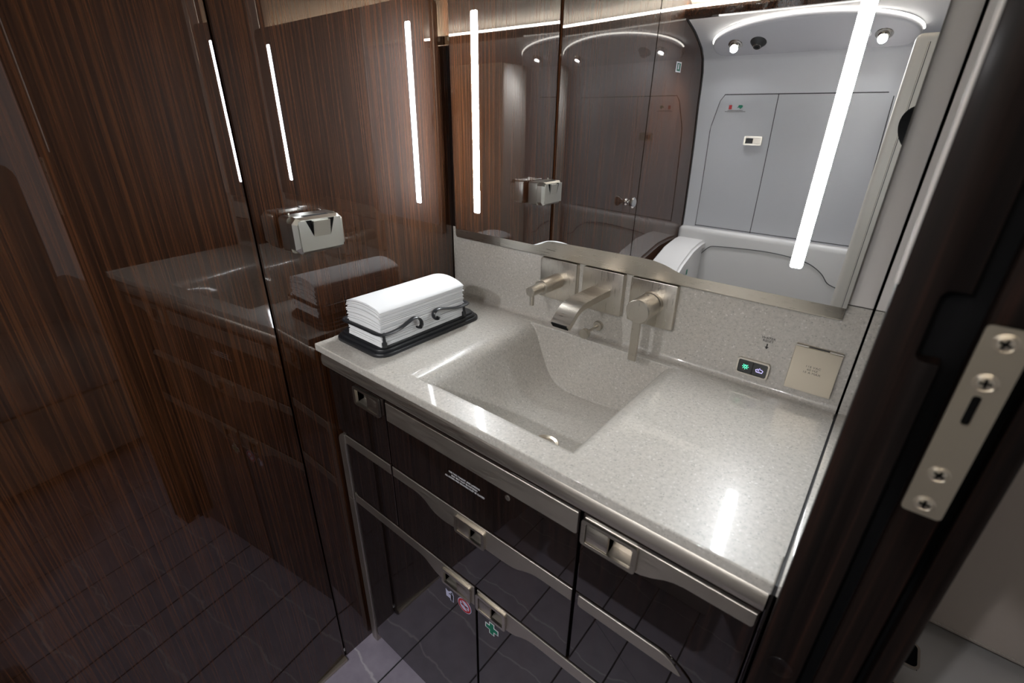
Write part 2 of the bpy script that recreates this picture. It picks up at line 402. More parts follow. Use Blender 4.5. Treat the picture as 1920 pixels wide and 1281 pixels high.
# ------------------------------------------------------------------ vanity countertop with moulded basin
CT = thing('vanity_countertop', (.4, -.19, ZC - .015), 'cream speckled stone countertop with moulded rectangular basin', 'countertop')
XL, XR, Y0, Y1, ZB = .226, .580, -.345, -.026, .769
def bez(p0, p1, p2, p3, n):
    out = []
    for k in range(n + 1):
        t = k / n; q = 1 - t
        out.append(tuple(q ** 3 * a + 3 * q * q * t * b + 3 * q * t * t * c + t ** 3 * d for a, b, c, d in zip(p0, p1, p2, p3)))
    return out
prof = bez((XL, ZC), (XL + .036, ZC), (XL + .036, ZC - .02), (XL + .052, ZC - .058), 8) + bez((XL + .052, ZC - .058), (XL + .074, ZB + .022), (XL + .082, ZB), (XL + .14, ZB - .002), 8)[1:] \
    + bez((XL + .14, ZB - .002), (XL + .19, ZB - .003), (XR - .13, ZB + .003), (XR - .075, ZB + .008), 5)[1:] + bez((XR - .075, ZB + .008), (XR - .064, ZB + .018), (XR - .062, ZC - .08), (XR - .050, ZC - .050), 6)[1:] + bez((XR - .050, ZC - .050), (XR - .036, ZC - .016), (XR - .030, ZC), (XR, ZC), 8)[1:]
bm = bmesh.new()
def V(x, y, z): return bm.verts.new((x, y, z))
YB = -.010
lf, rt = -.0025, .8095
P0 = [V(x, Y0, z) for x, z in prof]; P1 = [V(x, Y1, z) for x, z in prof]
F_ = [V(x, YF, ZC) for x, z in prof]; B_ = [V(x, YB, ZC) for x, z in prof]
T0 = [P0[0]] + [V(x, Y0, ZC) for x, z in prof[1:-1]] + [P0[-1]]; T1 = [P1[0]] + [V(x, Y1, ZC) for x, z in prof[1:-1]] + [P1[-1]]
def quads(A, B):
    for i in range(len(A) - 1):
        f = []
        for v in (A[i], A[i + 1], B[i + 1], B[i]):
            if v not in f: f.append(v)
        if len(f) > 2: bm.faces.new(f)
quads(P0, P1); quads(F_, T0); quads(T1, B_); quads(P0, T0); quads(P1, T1)
Lc = [V(lf, y, ZC) for y in (YF, Y0, Y1, YB)]; Rc = [V(rt, y, ZC) for y in (YF, Y0, Y1, YB)]
quads(Lc, [F_[0], P0[0], P1[0], B_[0]]); quads([F_[-1], P0[-1], P1[-1], B_[-1]], Rc)
front = [Lc[0]] + F_ + [Rc[0]]; down = [V(v.co.x, YF, ZC - .0155) for v in front]; quads(front, down)
under = [V(v.co.x, YF + .06, ZC - .0155) for v in front]; quads(down, under)
back = [Lc[3]] + B_ + [Rc[3]]
prev = back
for k in range(1, 6):
    a = math.radians(90 * k / 5); cur = [V(v.co.x, YB + .010 * math.sin(a), ZC + .010 * (1 - math.cos(a))) for v in back]; quads(prev, cur); prev = cur
for side in (Lc, Rc):
    q = [V(v.co.x, v.co.y, ZC - .0155) for v in side]; quads(side, q)
bmesh.ops.remove_doubles(bm, verts=bm.verts, dist=1e-6)
bmesh.ops.recalc_face_normals(bm, faces=bm.faces)
def thin_end(e):
    return all(min(abs(v.co.y - Y0), abs(v.co.y - Y1)) < 1e-5 for v in e.verts) and any(v.co.x > XR - .022 or v.co.x < XL + .018 for v in e.verts)
es = [e for e in bm.edges if len(e.link_faces) == 2 and e.calc_face_angle(0) > .9 and not thin_end(e)]
bmesh.ops.bevel(bm, geom=es, offset=.0022, segments=3, profile=.5, affect='EDGES')
sb = obj('slab', bm, 'stone', CT, smooth=40)
wn = sb.modifiers.new('weighted_normal', 'WEIGHTED_NORMAL'); wn.keep_sharp = True; wn.weight = 80
lab(obj('backsplash', box(lf - .006, .8095, -.0006, .0, ZC + .0095, 1.0685, .0002, 1), 'stone', CT), 'low speckled stone backsplash')
lab(obj('end_strip', box(.8125, .835, YF + .002, -.0005, ZC - .0155, ZC - .0005, .001, 2), 'stone', CT), 'narrow stone strip right of the dark joint')
obj('end_strip', box(.8125, .835, -.0008, .0118, ZC - .01, 1.0685, .0004, 1), 'stone', CT)
lab(obj('joint', box(.8085, .8128, YF + .003, .0, ZC - .016, ZC - .0030), 'seal_gap', CT, smooth=0), 'dark joint line')
bsk = text('lettering', 'WATER', .0052, (.6953, -.0009, .9912), FACE, 'ink', CT, ext=.0001, sx=1.15)
text('lettering', 'RESET', .0052, (.6955, -.0009, .9862), FACE, 'ink', CT, ext=.0001, sx=1.15)
ar = [(.6945, .9818), (.6964, .9818), (.6964, .9765), (.6984, .9765), (.6955, .9722), (.6926, .9765), (.6945, .9765)]
obj('arrow', prism(ar, 'y', -.0009, -.0005), 'ink', CT, smooth=0)
dc = (.420, -.206, ZB + .0005)
DR = obj('drain', lathe(dc, (0, 0, 1), [(-.002, .0255), (.0018, .0252), (.0026, .0240), (.0010, .0185), (-.001, .0170), (-.001, 0)], 36), 'champagne', CT); lab(DR, 'round champagne metal drain')
obj('drain_stopper', lathe((dc[0], dc[1], dc[2] - .001), (0, 0, 1), [(0, .0140), (.003, .0140), (.0045, .012), (.0052, .007), (.0054, 0)], 28), 'nickel', DR)

# ------------------------------------------------------------------ vanity cabinet
VC = thing('vanity_cabinet', (.4, -.18, 0), 'dark glossy veneer vanity cabinet with satin metal bands and flush latches', 'cabinet')
bm = box(-.002, .809, -.351, -.348, .002, ZC - .0165); box(-.002, .012, -.3479, -.004, .002, ZC - .0165, bm=bm); box(.795, .809, -.3479, -.004, .002, ZC - .0165, bm=bm); box(.0121, .7949, -.3479, -.004, .002, .03, bm=bm)
lab(obj('carcass', bm, 'black', VC, smooth=0), 'dark carcass behind the fronts')
rail = [(-.352, .8490), (-.370, .8490), (-.3745, .8510), (-.3775, .8555), (-.3785, .8625), (-.3780, .8710), (-.3760, .8775), (-.372, .8805), (-.352, .8805)]
lab(obj('front_rail', prism(rail, 'x', -.002, .8075, .001, 1), 'satin', VC, smooth=50), 'brushed metal bullnose rail under the countertop')
lab(obj('shadow_strip', box(-.002, .8075, -.374, -.352, .8812, .8868), 'seal_gap', VC, smooth=0), 'dark recess strip under the countertop')
lab(obj('end_stile', box(.8085, .8125, -.372, -.30, .0, .884, .0008, 1), 'wood_shaded', VC), 'narrow dark stile at the right end')
FT = .014
def front(name, pts, label): return lab(obj(name, prism(pts, 'y', YD, YD + FT, .0014, 2), 'wood_shaded', VC, smooth=12), label)
D_ul = front('door', rrect(-.0015, .1735, .6935, .8385, .001, 1), 'small upper left door')
D1 = front('drawer', rrect(.178, .588, .6935, .8385, .001, 1), 'wide upper drawer with printed notice')
r1 = [(.593, .8385), (.8065, .8385), (.8065, .004), (.7785, .004), (.7785, .628)] + [(.7785 - .062 + .062 * math.cos(math.radians(a)), .6295 + .062 * math.sin(math.radians(a))) for a in range(0, 91, 9)] + [(.593, .6915)]
D_r = front('door', r1, 'right hand door curving round the lower corner')
D_l2 = front('door', rrect(.020, .1735, .532, .6905, .001, 1), 'small left door below the band')
D2 = front('drawer', rrect(.178, .588, .532, .6905, .001, 1), 'second drawer with waved metal band')
D5 = front('door', rrect(.593, .7755, .532, .6885, (.001, .058, .001, .001), 8), 'lower right door with rounded corner')
D3 = front('door', rrect(.020, .392, .030, .5285, .001, 1), 'waste bin door with two pictograms')
D4 = front('door', rrect(.397, .7755, .030, .5285, .001, 1), 'first aid door with green cross')
tr = [(-.0035, 0.001), (.0175, .001), (.0175, .655)] + arc(.030, .655, .0125, 180, 120, 5) + [(.0225, .6665), (.0225, .6905), (.028, .6905)] + arc(.030, .657, .0335, 95, 180, 8)
lab(obj('edge_trim', prism([(-.0035, .002), (.0175, .002), (.0175, .508), (-.0035, .508)], 'y', YD - .0035, YD + FT, .001, 2), 'satin', VC), 'vertical brushed metal edge trim')
lab(obj('edge_trim', prism([(-.0035, .5090), (.0175, .5090), (.0175, .6560), (.0185, .6625), (.0215, .6665), (.0215, .6905)] + arc(.0215, .6655, .025, 90, 180, 7), 'y', YD - .0035, YD + FT, .001, 2), 'satin', VC), 'metal edge trim with rounded corner')
def band(pts, parent): return lab(obj('metal_band', prism(pts, 'y', YD - .0012, YD + .0005, .0004, 1), 'satin', parent, smooth=12), 'satin metal band')
band(rrect(.180, .586, .7965, .8350, (.004, .002, .001, .001), 3), D1)
BDR = band([(.5965, .8345), (.8045, .8345), (.8045, .817)] + arc(.8005, .8165, .0035, 0, -90, 4) + [(.730, .8125), (.718, .8105), (.707, .8065), (.693, .7985), (.680, .7930), (.666, .7900), (.650, .7890), (.604, .7885)] + arc(.6015, .7935, .005, 270, 180, 4), D_r)
band([(.0222, .690), (.1728, .690), (.1728, .6675), (.0222, .6675)], D_l2)
def wave(pts): return [tuple(p)[:2] for p in smooth_path([(a, b, 0) for a, b in pts], 4)]
BD2 = band([(.1795, .690), (.5875, .690), (.5875, .6655)] + wave([(.560, .6655), (.535, .6655), (.517, .6635), (.500, .6570), (.484, .6500), (.462, .6470), (.420, .6465), (.360, .6465), (.325, .6440), (.302, .6460), (.286, .6520), (.270, .6620), (.250, .6675), (.225, .6680)]) + [(.1795, .668)], D2)
BD3 = band([(.0222, .5280), (.3905, .5280), (.3905, .4795)] + wave([(.375, .4795), (.330, .4805), (.305, .4820), (.289, .4845), (.272, .4925), (.256, .5010), (.238, .5045)]) + [(.0222, .5050)], D3)
BD4 = band([(.3985, .5280), (.7745, .5280), (.7745, .5025)] + wave([(.560, .5025), (.535, .5025), (.517, .5010), (.500, .4940), (.486, .4860), (.468, .4820), (.440, .4800)]) + [(.404, .4800)] + arc(.4035, .485, .005, 270, 180, 3), D4)
band([(.600, .6865), (.7165, .6865), (.7270, .6845), (.7370, .6795), (.7450, .6725), (.7505, .6665), (.7480, .6645), (.602, .6650), (.5985, .668), (.5985, .684)], D5)
def cut(o, x0, x1, z0, z1):
    """saw a rectangular opening through a front (applied at once, nothing left behind)"""
    b = box(x0, x1, YD - .02, YD + FT + .002, z0, z1); bmesh.ops.translate(b, verts=b.verts, vec=-WL[o.name])
    me = bpy.data.meshes.new('cutter'); b.to_mesh(me); b.free()
    c_ = bpy.data.objects.new('cutter', me); COL.objects.link(c_)
    c_.location = WL[o.name]
    md = o.modifiers.new('cut', 'BOOLEAN'); md.object = c_; md.solver = 'EXACT'
    bpy.context.view_layer.update()
    new = bpy.data.meshes.new_from_object(o.evaluated_get(bpy.context.evaluated_depsgraph_get()))
    o.modifiers.clear(); old = o.data; new.name = old.name; o.data = new
    bpy.data.objects.remove(c_); bpy.data.meshes.remove(me)
def latch(cx, cz, w_, h_, parent, pocket, bandobj=None):
    x0, x1, z0, z1 = cx - w_ / 2, cx + w_ / 2, cz - h_ / 2, cz + h_ / 2
    ix0, ix1, iz0, iz1 = x0 + .0065, x1 - .0065, z0 + .0055, z1 - .0055
    b = ring(rrect(x0, x1, z0, z1, .005, 4), rrect(ix0, ix1, iz0, iz1, .002, 4), 'y', YD - .0060, YD - .001)
    es = [e for e in b.edges if all(abs(v.co.y - (YD - .0060)) < 1e-6 for v in e.verts) and len(e.link_faces) == 2 and e.calc_face_angle(0) > .8]
    bmesh.ops.bevel(b, geom=es, offset=.0018, segments=3, profile=.5, affect='EDGES')
    lab(obj('latch', b, 'nickel', parent), 'brushed nickel flush latch')
    xm = cx + (.000 if pocket == 'r' else .002)
    px0, px1 = (ix0 + .0008, xm) if pocket == 'r' else (xm, ix1 - .0008)
    obj('latch_paddle', box(px0, px1, YD - .0048, YD - .0014, iz0 + .0008, iz1 - .0008, .0006, 2), 'nickel', parent)
    qx0, qx1 = (xm, ix1) if pocket == 'r' else (ix0, xm)
    for k in (parent, bandobj):
        if k is not None: cut(k, qx0, qx1, iz0, iz1)
    yb, yf_ = YD + .0125, YD - .0012
    bb = bmesh.new(); zm = iz0 + (iz1 - iz0) * .07
    Q = lambda x, y, z: bb.verts.new((x, y, z))
    for a_, b2 in (((yf_, iz0), (yb, zm)), ((yb, zm), (yb, iz1)), ((yb, iz1), (yf_, iz1))):
        bb.faces.new((Q(qx0, *a_), Q(qx1, *a_), Q(qx1, *b2), Q(qx0, *b2)))
    for x in (qx0, qx1): bb.faces.new((Q(x, yf_, iz0), Q(x, yb, zm), Q(x, yb, iz1), Q(x, yf_, iz1)))
    bmesh.ops.remove_doubles(bb, verts=bb.verts, dist=1e-6)
    obj('latch_pocket', bb, 'satin', parent, smooth=15)
latch(.125, .8165, .079, .041, D_ul, 'l')
latch(.386, .6635, .070, .037, D2, 'r', BD2)
latch(.346, .5000, .076, .040, D3, 'l', BD3)
latch(.433, .5020, .070, .041, D4, 'r', BD4)
latch(.633, .8125, .078, .043, D_r, 'r', BDR)
for i, ln in enumerate(('FOR TAXI, TAKEOFF AND LANDING', 'SEAT BELT MUST BE FASTENED', 'ALL DOORS AND DRAWERS MUST BE CLOSED')):
    text('lettering', ln, .0046, (.374, YD - .0003, .7672 - .0058 * i), FACE, 'white_ink', D1, ext=.0001, sx=.93)
obj('screw', lathe((.4655, YD, .786), (0, -1, 0), [(0, .0048), (.0007, .0046), (.001, .0036), (.0006, 0)], 18), 'nickel', D1)
# pictograms
y_ = YD - .0004
def flat(name, pts, material, parent, layer=0): return obj(name, prism(pts, 'y', y_ - .00025 * (layer + 1), y_ - .00025 * layer + .0002), material, parent, smooth=0)
cx, cz = .3225, .448
flat('pictogram', [(cx - .0105, cz + .011), (cx - .0095, cz - .008), (cx + .001, cz - .008), (cx + .002, cz - .013), (cx + .0105, cz - .013), (cx + .0115, cz + .006), (cx + .009, cz + .012), (cx + .006, cz + .0145), (cx + .002, cz + .0135), (cx - .001, cz + .009), (cx - .006, cz + .008)], 'lav_ink', D3)
flat('pictogram', [(cx + .0035, cz - .0118), (cx + .0060, cz - .0118), (cx + .0063, cz - .003), (cx + .0070, cz - .0118), (cx + .0092, cz - .0118), (cx + .0100, cz + .005), (cx + .008, cz + .0075), (cx + .002, cz + .0070), (cx - .002, cz + .0045), (cx - .001, cz + .0030), (cx + .0035, cz + .0045)], 'ink', D3, 1)
flat('pictogram', [(cx + .0063 + .0022 * math.cos(a * PI / 5), cz + .0103 + .0022 * math.sin(a * PI / 5)) for a in range(10)], 'ink', D3, 1)
cx, cz = .3635, .4535
flat('pictogram', [(cx + .0180 * math.cos(a * PI / 18), cz + .0180 * math.sin(a * PI / 18)) for a in range(36)], 'lav_ink', D3)
obj('pictogram', ring([(cx + .0165 * math.cos(a * PI / 18), cz + .0165 * math.sin(a * PI / 18)) for a in range(36)], [(cx + .0125 * math.cos(a * PI / 18), cz + .0125 * math.sin(a * PI / 18)) for a in range(36)], 'y', y_ - .0006, y_), 'red_ink', D3, smooth=0)
flat('pictogram', [(cx - .009, cz + .0015), (cx - .009, cz - .0015), (cx + .009, cz - .0015), (cx + .009, cz + .0015)], 'ink', D3, 1)
flat('pictogram', [(cx - .0098, cz + .0080), (cx - .0080, cz + .0098), (cx + .0098, cz - .0080), (cx + .0080, cz - .0098)], 'red_ink', D3, 2)
def cross(cx, cz, a, b_): return [(cx - b_, cz - a), (cx + b_, cz - a), (cx + b_, cz - b_), (cx + a, cz - b_), (cx + a, cz + b_), (cx + b_, cz + b_), (cx + b_, cz + a), (cx - b_, cz + a), (cx - b_, cz + b_), (cx - a, cz + b_), (cx - a, cz - b_), (cx - b_, cz - b_)]
flat('pictogram', cross(.433, .4515, .0158, .0062), 'white_ink', D4); flat('pictogram', cross(.433, .4515, .0140, .0045), 'green_ink', D4, 1)

# ------------------------------------------------------------------ wall taps
def plate(name, cx, parent): return lab(obj(name, prism(rrect(cx - .043, cx + .043, .9630, 1.0455, .003, 3), 'y', -.0125, -.0008, .001, 2), 'nickel_v', parent), 'square brushed nickel wall plate')
t = thing('valve_handle', (.300, -.001, 1.004), 'small brushed nickel tap knob on left square plate with downward pin', 'tap')
plate('wall_plate', .300, t)
obj('sleeve', cyl((.300, -.012, 1.0035), (0, -1, 0), .059, .0150, .0012, 36), 'nickel_v', t)
obj('stem', cyl((.300, -.070, 1.0035), (0, -1, 0), .035, .0098, .0008, 32), 'nickel_v', t)
obj('pin', cyl((.300, -.097, .999), (0, 0, -1), .024, .0042, .0005, 16), 'nickel_v', t)
t = thing('faucet_spout', (.400, -.001, 1.004), 'flat curved brushed nickel spout on middle square plate over the basin', 'faucet')
plate('wall_plate', .4005, t)
out = [(-.012, 1.0112), (-.055, 1.0112), (-.095, 1.0105), (-.110, 1.0085), (-.122, 1.0040), (-.131, .9985), (-.139, .9920), (-.1535, .9800)]
inn = [(-.1465, .9722), (-.130, .9860), (-.122, .9915), (-.112, .9960), (-.102, .9980), (-.090, .9985), (-.055, .9985), (-.012, .9985)]
obj('spout', prism(out + inn, 'x', .3810, .4195, .0008, 1), 'nickel', t, smooth=40)
obj('outlet', prism([(-.1545, .9805), (-.1525, .9815), (-.1455, .9738), (-.1480, .9718)], 'x', .3845, .4160), 'black', t, smooth=0)
t = thing('lever_mixer', (.501, -.001, 1.004), 'large round brushed nickel mixer with long lever hanging down', 'tap')
plate('wall_plate', .5010, t)
obj('collar', cyl((.501, -.012, 1.005), (0, -1, 0), .010, .0222, .001, 40), 'nickel_v', t)
obj('knob', lathe((.501, -.021, 1.005), (0, -1, 0), [(0, .0190), (.0015, .0190), (.0022, .0212), (.046, .0212), (.0475, .0200), (.0475, 0)], 44), 'nickel_v', t)
obj('lever', box(.4945, .5085, -.0680, -.0610, .9120, .9860, .0006, 1), 'nickel', t)
obj('dot', lathe((.501, -.032, 1.0263), (0, 0, 1), [(0, .0026), (.0004, .0024), (.0004, 0)], 14), 'steel', t)
t = thing('drain_pull', (.3965, 0, .9285), 'little brushed nickel pull knob below the spout', 'knob')
obj('base', lathe((.3965, -.0006, .9295), (0, -1, 0), [(0, .0100), (.006, .0100), (.0072, .009), (.0072, .003), (.004, 0)], 24), 'nickel', t)
obj('rod', cyl((.3965, -.006, .9295), (0, -1, 0), .042, .0026, .0003, 14), 'nickel', t)
obj('knob', lathe((.3965, -.0445, .9295), (0, -1, 0), [(0, .0035), (.002, .0048), (.005, .0095), (.0065, .0100), (.0145, .0100), (.0155, .0092), (.0155, 0)], 26), 'nickel', t)

# ------------------------------------------------------------------ mirror with two light strips
MR = thing('wall_mirror', (.4, 0, 1.048), 'large frameless mirror with two vertical light strips above the vanity', 'mirror')
MT = 1.520
lab(obj('back_plate', prism(rrect(.0105, .7790, 1.0480, MT - .004, (.002, .018, .018, .006), 5), 'y', -.0118, -.0004, .0012, 2), 'nickel', MR), 'brushed metal back plate showing below the glass')
notch = [(.7805, 1.0680), (.7805, MT - .02)] + arc(.7605, MT - .02, .02, 0, 90, 6) + arc(.0365, MT - .02, .02, 90, 180, 6) + [(.0165, 1.0690)] + wave([(.236, 1.0680), (.246, 1.0688), (.258, 1.0725), (.271, 1.0788), (.283, 1.0814), (.297, 1.0820)]) + wave([(.475, 1.0838), (.494, 1.0830), (.508, 1.0810), (.521, 1.0780), (.535, 1.0732), (.550, 1.0692), (.565, 1.0680)])
bm = prism(notch, 'y', -.0168, -.0120)
bmesh.ops.recalc_face_normals(bm, faces=bm.faces)
for f in bm.faces: f.material_index = 0 if abs(f.normal.y) > .7 else 1
lab(obj('glass', bm, ['mirror', 'glass_edge'], MR, smooth=0), 'silvered glass with a raised notch over the taps')
for x0, x1 in ((.0765, .0925), (.6990, .7145)):
    lab(obj('light_strip', prism(rrect(x0, x1, 1.1120, 1.4790, .003, 3), 'y', -.0176, -.0170), 'strip', MR, smooth=0), 'glowing white vertical light strip')

# ------------------------------------------------------------------ soap and tissue box on the left panel
DS = thing('tissue_dispenser', (.0, -.363, 1.0885), 'satin silver box dispenser with a V-shaped scoop on the brown wall', 'dispenser')
xa, xb = -.0035, .024
obj('housing', prism([(-p[0], p[1]) for p in rrect(.3165, .4085, 1.0860, 1.1465, .007, 4)][::-1], 'x', xa - .003, xb, .004, 3), 'silver', DS)
xc = .045
def oct(y0, y1, z0, z1, c): return [(y0 + c, z0), (y1 - c, z0), (y1, z0 + c), (y1, z1 - c), (y1 - c, z1), (y0 + c, z1), (y0, z1 - c), (y0, z0 + c)]
bm = bmesh.new()
A = [bm.verts.new((xb + .0008, y, z)) for y, z in oct(-.4085, -.3165, 1.0860, 1.1465, .009)]
B = [bm.verts.new((xc - .006, y, z)) for y, z in oct(-.4085, -.3165, 1.0860, 1.1465, .009)]
Cc = [bm.verts.new((xc, y, z)) for y, z in oct(-.4020, -.3230, 1.0910, 1.1425, .007)]
bm.faces.new(A); bm.faces.new(Cc)
for X, Y in ((A, B), (B, Cc)):
    for i in range(8): bm.faces.new((X[i], X[(i + 1) % 8], Y[(i + 1) % 8], Y[i]))
obj('cover', bm, 'silver', DS, smooth=20)
# raised front wings left and right of the scoop, and the scoop tongue between them
obj('wing', prism([(-.4010, 1.0920), (-.3240, 1.0920), (-.3240, 1.1415), (-.3360, 1.1415), (-.3460, 1.1135), (-.3765, 1.1135), (-.3880, 1.1415), (-.4010, 1.1415)], 'x', xc - .0005, xc + .0022, .0006, 1), 'silver', DS, smooth=20)
bm = bmesh.new()
v = [bm.verts.new(p) for p in ((xc + .0022, -.3765, 1.1135), (xc + .0022, -.3460, 1.1135), (xc + .0065, -.3460, 1.1400), (xc + .0065, -.3765, 1.1400), (xc + .0012, -.3460, 1.1400), (xc + .0012, -.3765, 1.1400))]
bm.faces.new((v[0], v[1], v[2], v[3])); bm.faces.new((v[3], v[2], v[4], v[5])); bm.faces.new((v[1], v[4], v[2])); bm.faces.new((v[0], v[3], v[5]))
obj('scoop', bm, 'silver', DS, smooth=20)
for yy, q in ((-.382, -1), (-.341, 1)):
    bm = bmesh.new(); k = .0052 * q
    v = [bm.verts.new(p) for p in ((xc + .0006, yy - .0055, 1.1413), (xc + .0006, yy + .0055, 1.1413), (xc + .0006, yy - k, 1.1145))]; bm.faces.new(v); obj('slot', bm, 'black', DS, smooth=0)
obj('opening', ring([(y + .0, x) for x, y in [(0, 0)]] * 4, [(0, 0)] * 4, 'z', 0, 0) if False else box(xb + .004, xc - .007, -.384, -.340, 1.1462, 1.1470, 0), 'seal_gap', DS, smooth=0)
obj('push_tab', box(.002, .006, -.395, -.392, 1.1465, 1.1500, .0006, 1), 'silver', DS)

# ------------------------------------------------------------------ switch and outlet on the backsplash
t = thing('touch_switch', (.684, -.001, .9355), 'small black two-button touch switch in nickel frame', 'switch')
def chamf(x0, x1, z0, z1, c): return [(x0 + c, z0), (x1 - c, z0), (x1, z0 + c), (x1, z1 - c), (x1 - c, z1), (x0 + c, z1), (x0, z1 - c), (x0, z0 + c)]
obj('frame', ring(chamf(.6595, .7085, .9215, .9495, .003), chamf(.6620, .7060, .9238, .9470, .0018), 'y', -.0062, -.0006), 'nickel', t, smooth=20)
b1 = obj('button', box(.6622, .6837, -.0052, -.0008, .9240, .9468, .0004, 1), 'button', t)
b2 = obj('button', box(.6843, .7058, -.0052, -.0008, .9240, .9468, .0004, 1), 'button', t)
bm = bmesh.new(); sx_, sz_ = .6733, .9352
tube([(sx_ + .0019 * math.cos(a * PI / 8), -.0054, sz_ + .0019 * math.sin(a * PI / 8)) for a in range(16)], .00038, 6, True, bm)
for a in range(8):
    if a == 2: continue
    ca, sa = math.cos(a * PI / 4 + .0), math.sin(a * PI / 4 + .0)
    tube([(sx_ + .0031 * ca, -.0054, sz_ + .0031 * sa), (sx_ + .0050 * ca, -.0054, sz_ + .0050 * sa)], .00042, 6, False, bm)
tube([(sx_ - .0007, -.0054, sz_ + .0026), (sx_ + .0007, -.0054, sz_ + .0026)], .0006, 6, False, bm)
lab(obj('lamp_symbol', bm, 'glow_green', b1), 'glowing green lamp symbol')
bm = bmesh.new(); sx_, sz_ = .6948, .9343
tube([(sx_ - .0048, -.0054, sz_ - .0028), (sx_ + .0048, -.0054, sz_ - .0028)], .0006, 6, False, bm)
tube([(sx_ - .0045, -.0054, sz_ - .0018), (sx_ - .0055, -.0054, sz_ + .0008), (sx_ - .0040, -.0054, sz_ + .0016), (sx_ - .0030, -.0054, sz_ + .0026), (sx_ - .0014, -.0054, sz_ + .0020), (sx_, -.0054, sz_ + .0046), (sx_ + .0014, -.0054, sz_ + .0020), (sx_ + .0030, -.0054, sz_ + .0026), (sx_ + .0040, -.0054, sz_ + .0016), (sx_ + .0055, -.0054, sz_ + .0008), (sx_ + .0045, -.0054, sz_ - .0018)], .00045, 6, False, bm)
tube([(sx_ - .0030, -.0054, sz_ - .0004), (sx_ - .0012, -.0054, sz_ + .0004), (sx_ + .0002, -.0054, sz_ - .0006)], .0004, 6, False, bm)
lab(obj('call_symbol', bm, 'glow_lav', b2), 'glowing lavender call symbol')
t = thing('outlet_cover', (.765, -.001, .960), 'square champagne hinged outlet cover with voltage lettering', 'outlet')
obj('base', box(.7345, .7955, -.0035, -.0006, .9265, .9970, .0006, 1), 'champagne', t)
lid = prism([(-.0055, .9935), (-.0040, .9935), (-.0060, .9240), (-.0100, .9240)], 'x', .7338, .7958, .0005, 1)
ld = obj('lid', lid, 'champagne', t, smooth=20)
obj('hinge', tube([(.7345, -.0050, .9955), (.7505, -.0050, .9955)], .0016, 10), 'steel', t)
obj('hinge', tube([(.7790, -.0050, .9955), (.7965, -.0050, .9955)], .0016, 10), 'steel', t)
obj('hinge', tube([(.7510, -.0042, .9953), (.7785, -.0042, .9953)], .0011, 10), 'seal_gap', t)
for i, ln in enumerate(('115 VAC', '60 HZ', '15 A MAX')):
    z = .9655 - .0048 * i
    text('lettering', ln, .0044, (.7645, -.0055 - (.9935 - z) / .0695 * .0045 - .0002, z), (PI / 2 - .065, 0, 0), 'grey_ink', t, ext=.0001, sx=1.25)

# ------------------------------------------------------------------ napkin tray
NT = thing('napkin_tray', (.077, -.212, ZC), 'black metal napkin tray with scrolled rail on the counter corner', 'tray')
def traylevel(i, z0, z1, r, bev): return prism(rrect(.0015 + i, .1535 - i, -.3480 + i, -.0780 - i, r, 6), 'z', z1, z0, bev, 3)
bm = traylevel(0, ZC + .0004, ZC + .0075, .026, .003); join(bm, traylevel(.006, ZC + .006, ZC + .0130, .022, .003)); join(bm, traylevel(.011, ZC + .012, ZC + .0175, .018, .002))
obj('base', bm, 'tray', NT, smooth=40)
zr = .9475; ry0, ry1, rx0, rx1 = -.3385, -.1160, .0285, .1515
path = [(rx1, -.252, .9365), (rx1, -.2475, .9405), (rx1, -.2480, .9490), (rx1, -.2545, .9570), (rx1, -.2640, .9600), (rx1, -.2780, .9560), (rx1, -.2980, .9495), (rx1, -.3200, zr), (rx1 - .003, -.3330, zr), (rx1 - .013, ry0, zr), (.110, ry0, zr), (.070, ry0, zr), (rx0 + .012, ry0, zr), (rx0 + .002, -.3330, zr), (rx0, -.322, zr), (rx0, -.270, zr), (rx0, -.190, zr), (rx0, -.132, zr), (rx0 + .002, -.1210, zr), (rx0 + .012, ry1, zr), (.070, ry1, zr), (.110, ry1, zr), (rx1 - .013, ry1, zr), (rx1 - .003, -.1210, zr), (rx1, -.1320, zr), (rx1, -.1560, .9490), (rx1, -.1800, .9545), (rx1, -.1960, .9590), (rx1, -.2070, .9600), (rx1, -.2150, .9555), (rx1, -.2165, .9480), (rx1, -.2120, .9415), (rx1, -.2060, .9405), (rx1, -.2035, .9440)]
path = [(rx1, -.2575, .9390)] + path
obj('scroll_rail', tube(smooth_path(path, 5), .0022, 8, flat=.0056, up=None), 'tray', NT, smooth=60)
for x, y in ((rx0 + .008, -.329), (rx1 - .008, -.329), (rx0 + .008, -.125), (rx1 - .008, -.125)):
    obj('post', lathe((x, y, ZC + .0165), (0, 0, 1), [(0, .0040), (.004, .0048), (.008, .0048), (.011, .0032), (.020, .0026), (.029, .0026), (.029, 0)], 14), 'tray', NT)
NN = 20; z0n = ZC + .0178; hn = .0034
ORD = 'second third fourth fifth sixth seventh eighth ninth tenth eleventh twelfth thirteenth fourteenth fifteenth sixteenth seventeenth eighteenth nineteenth'.split()
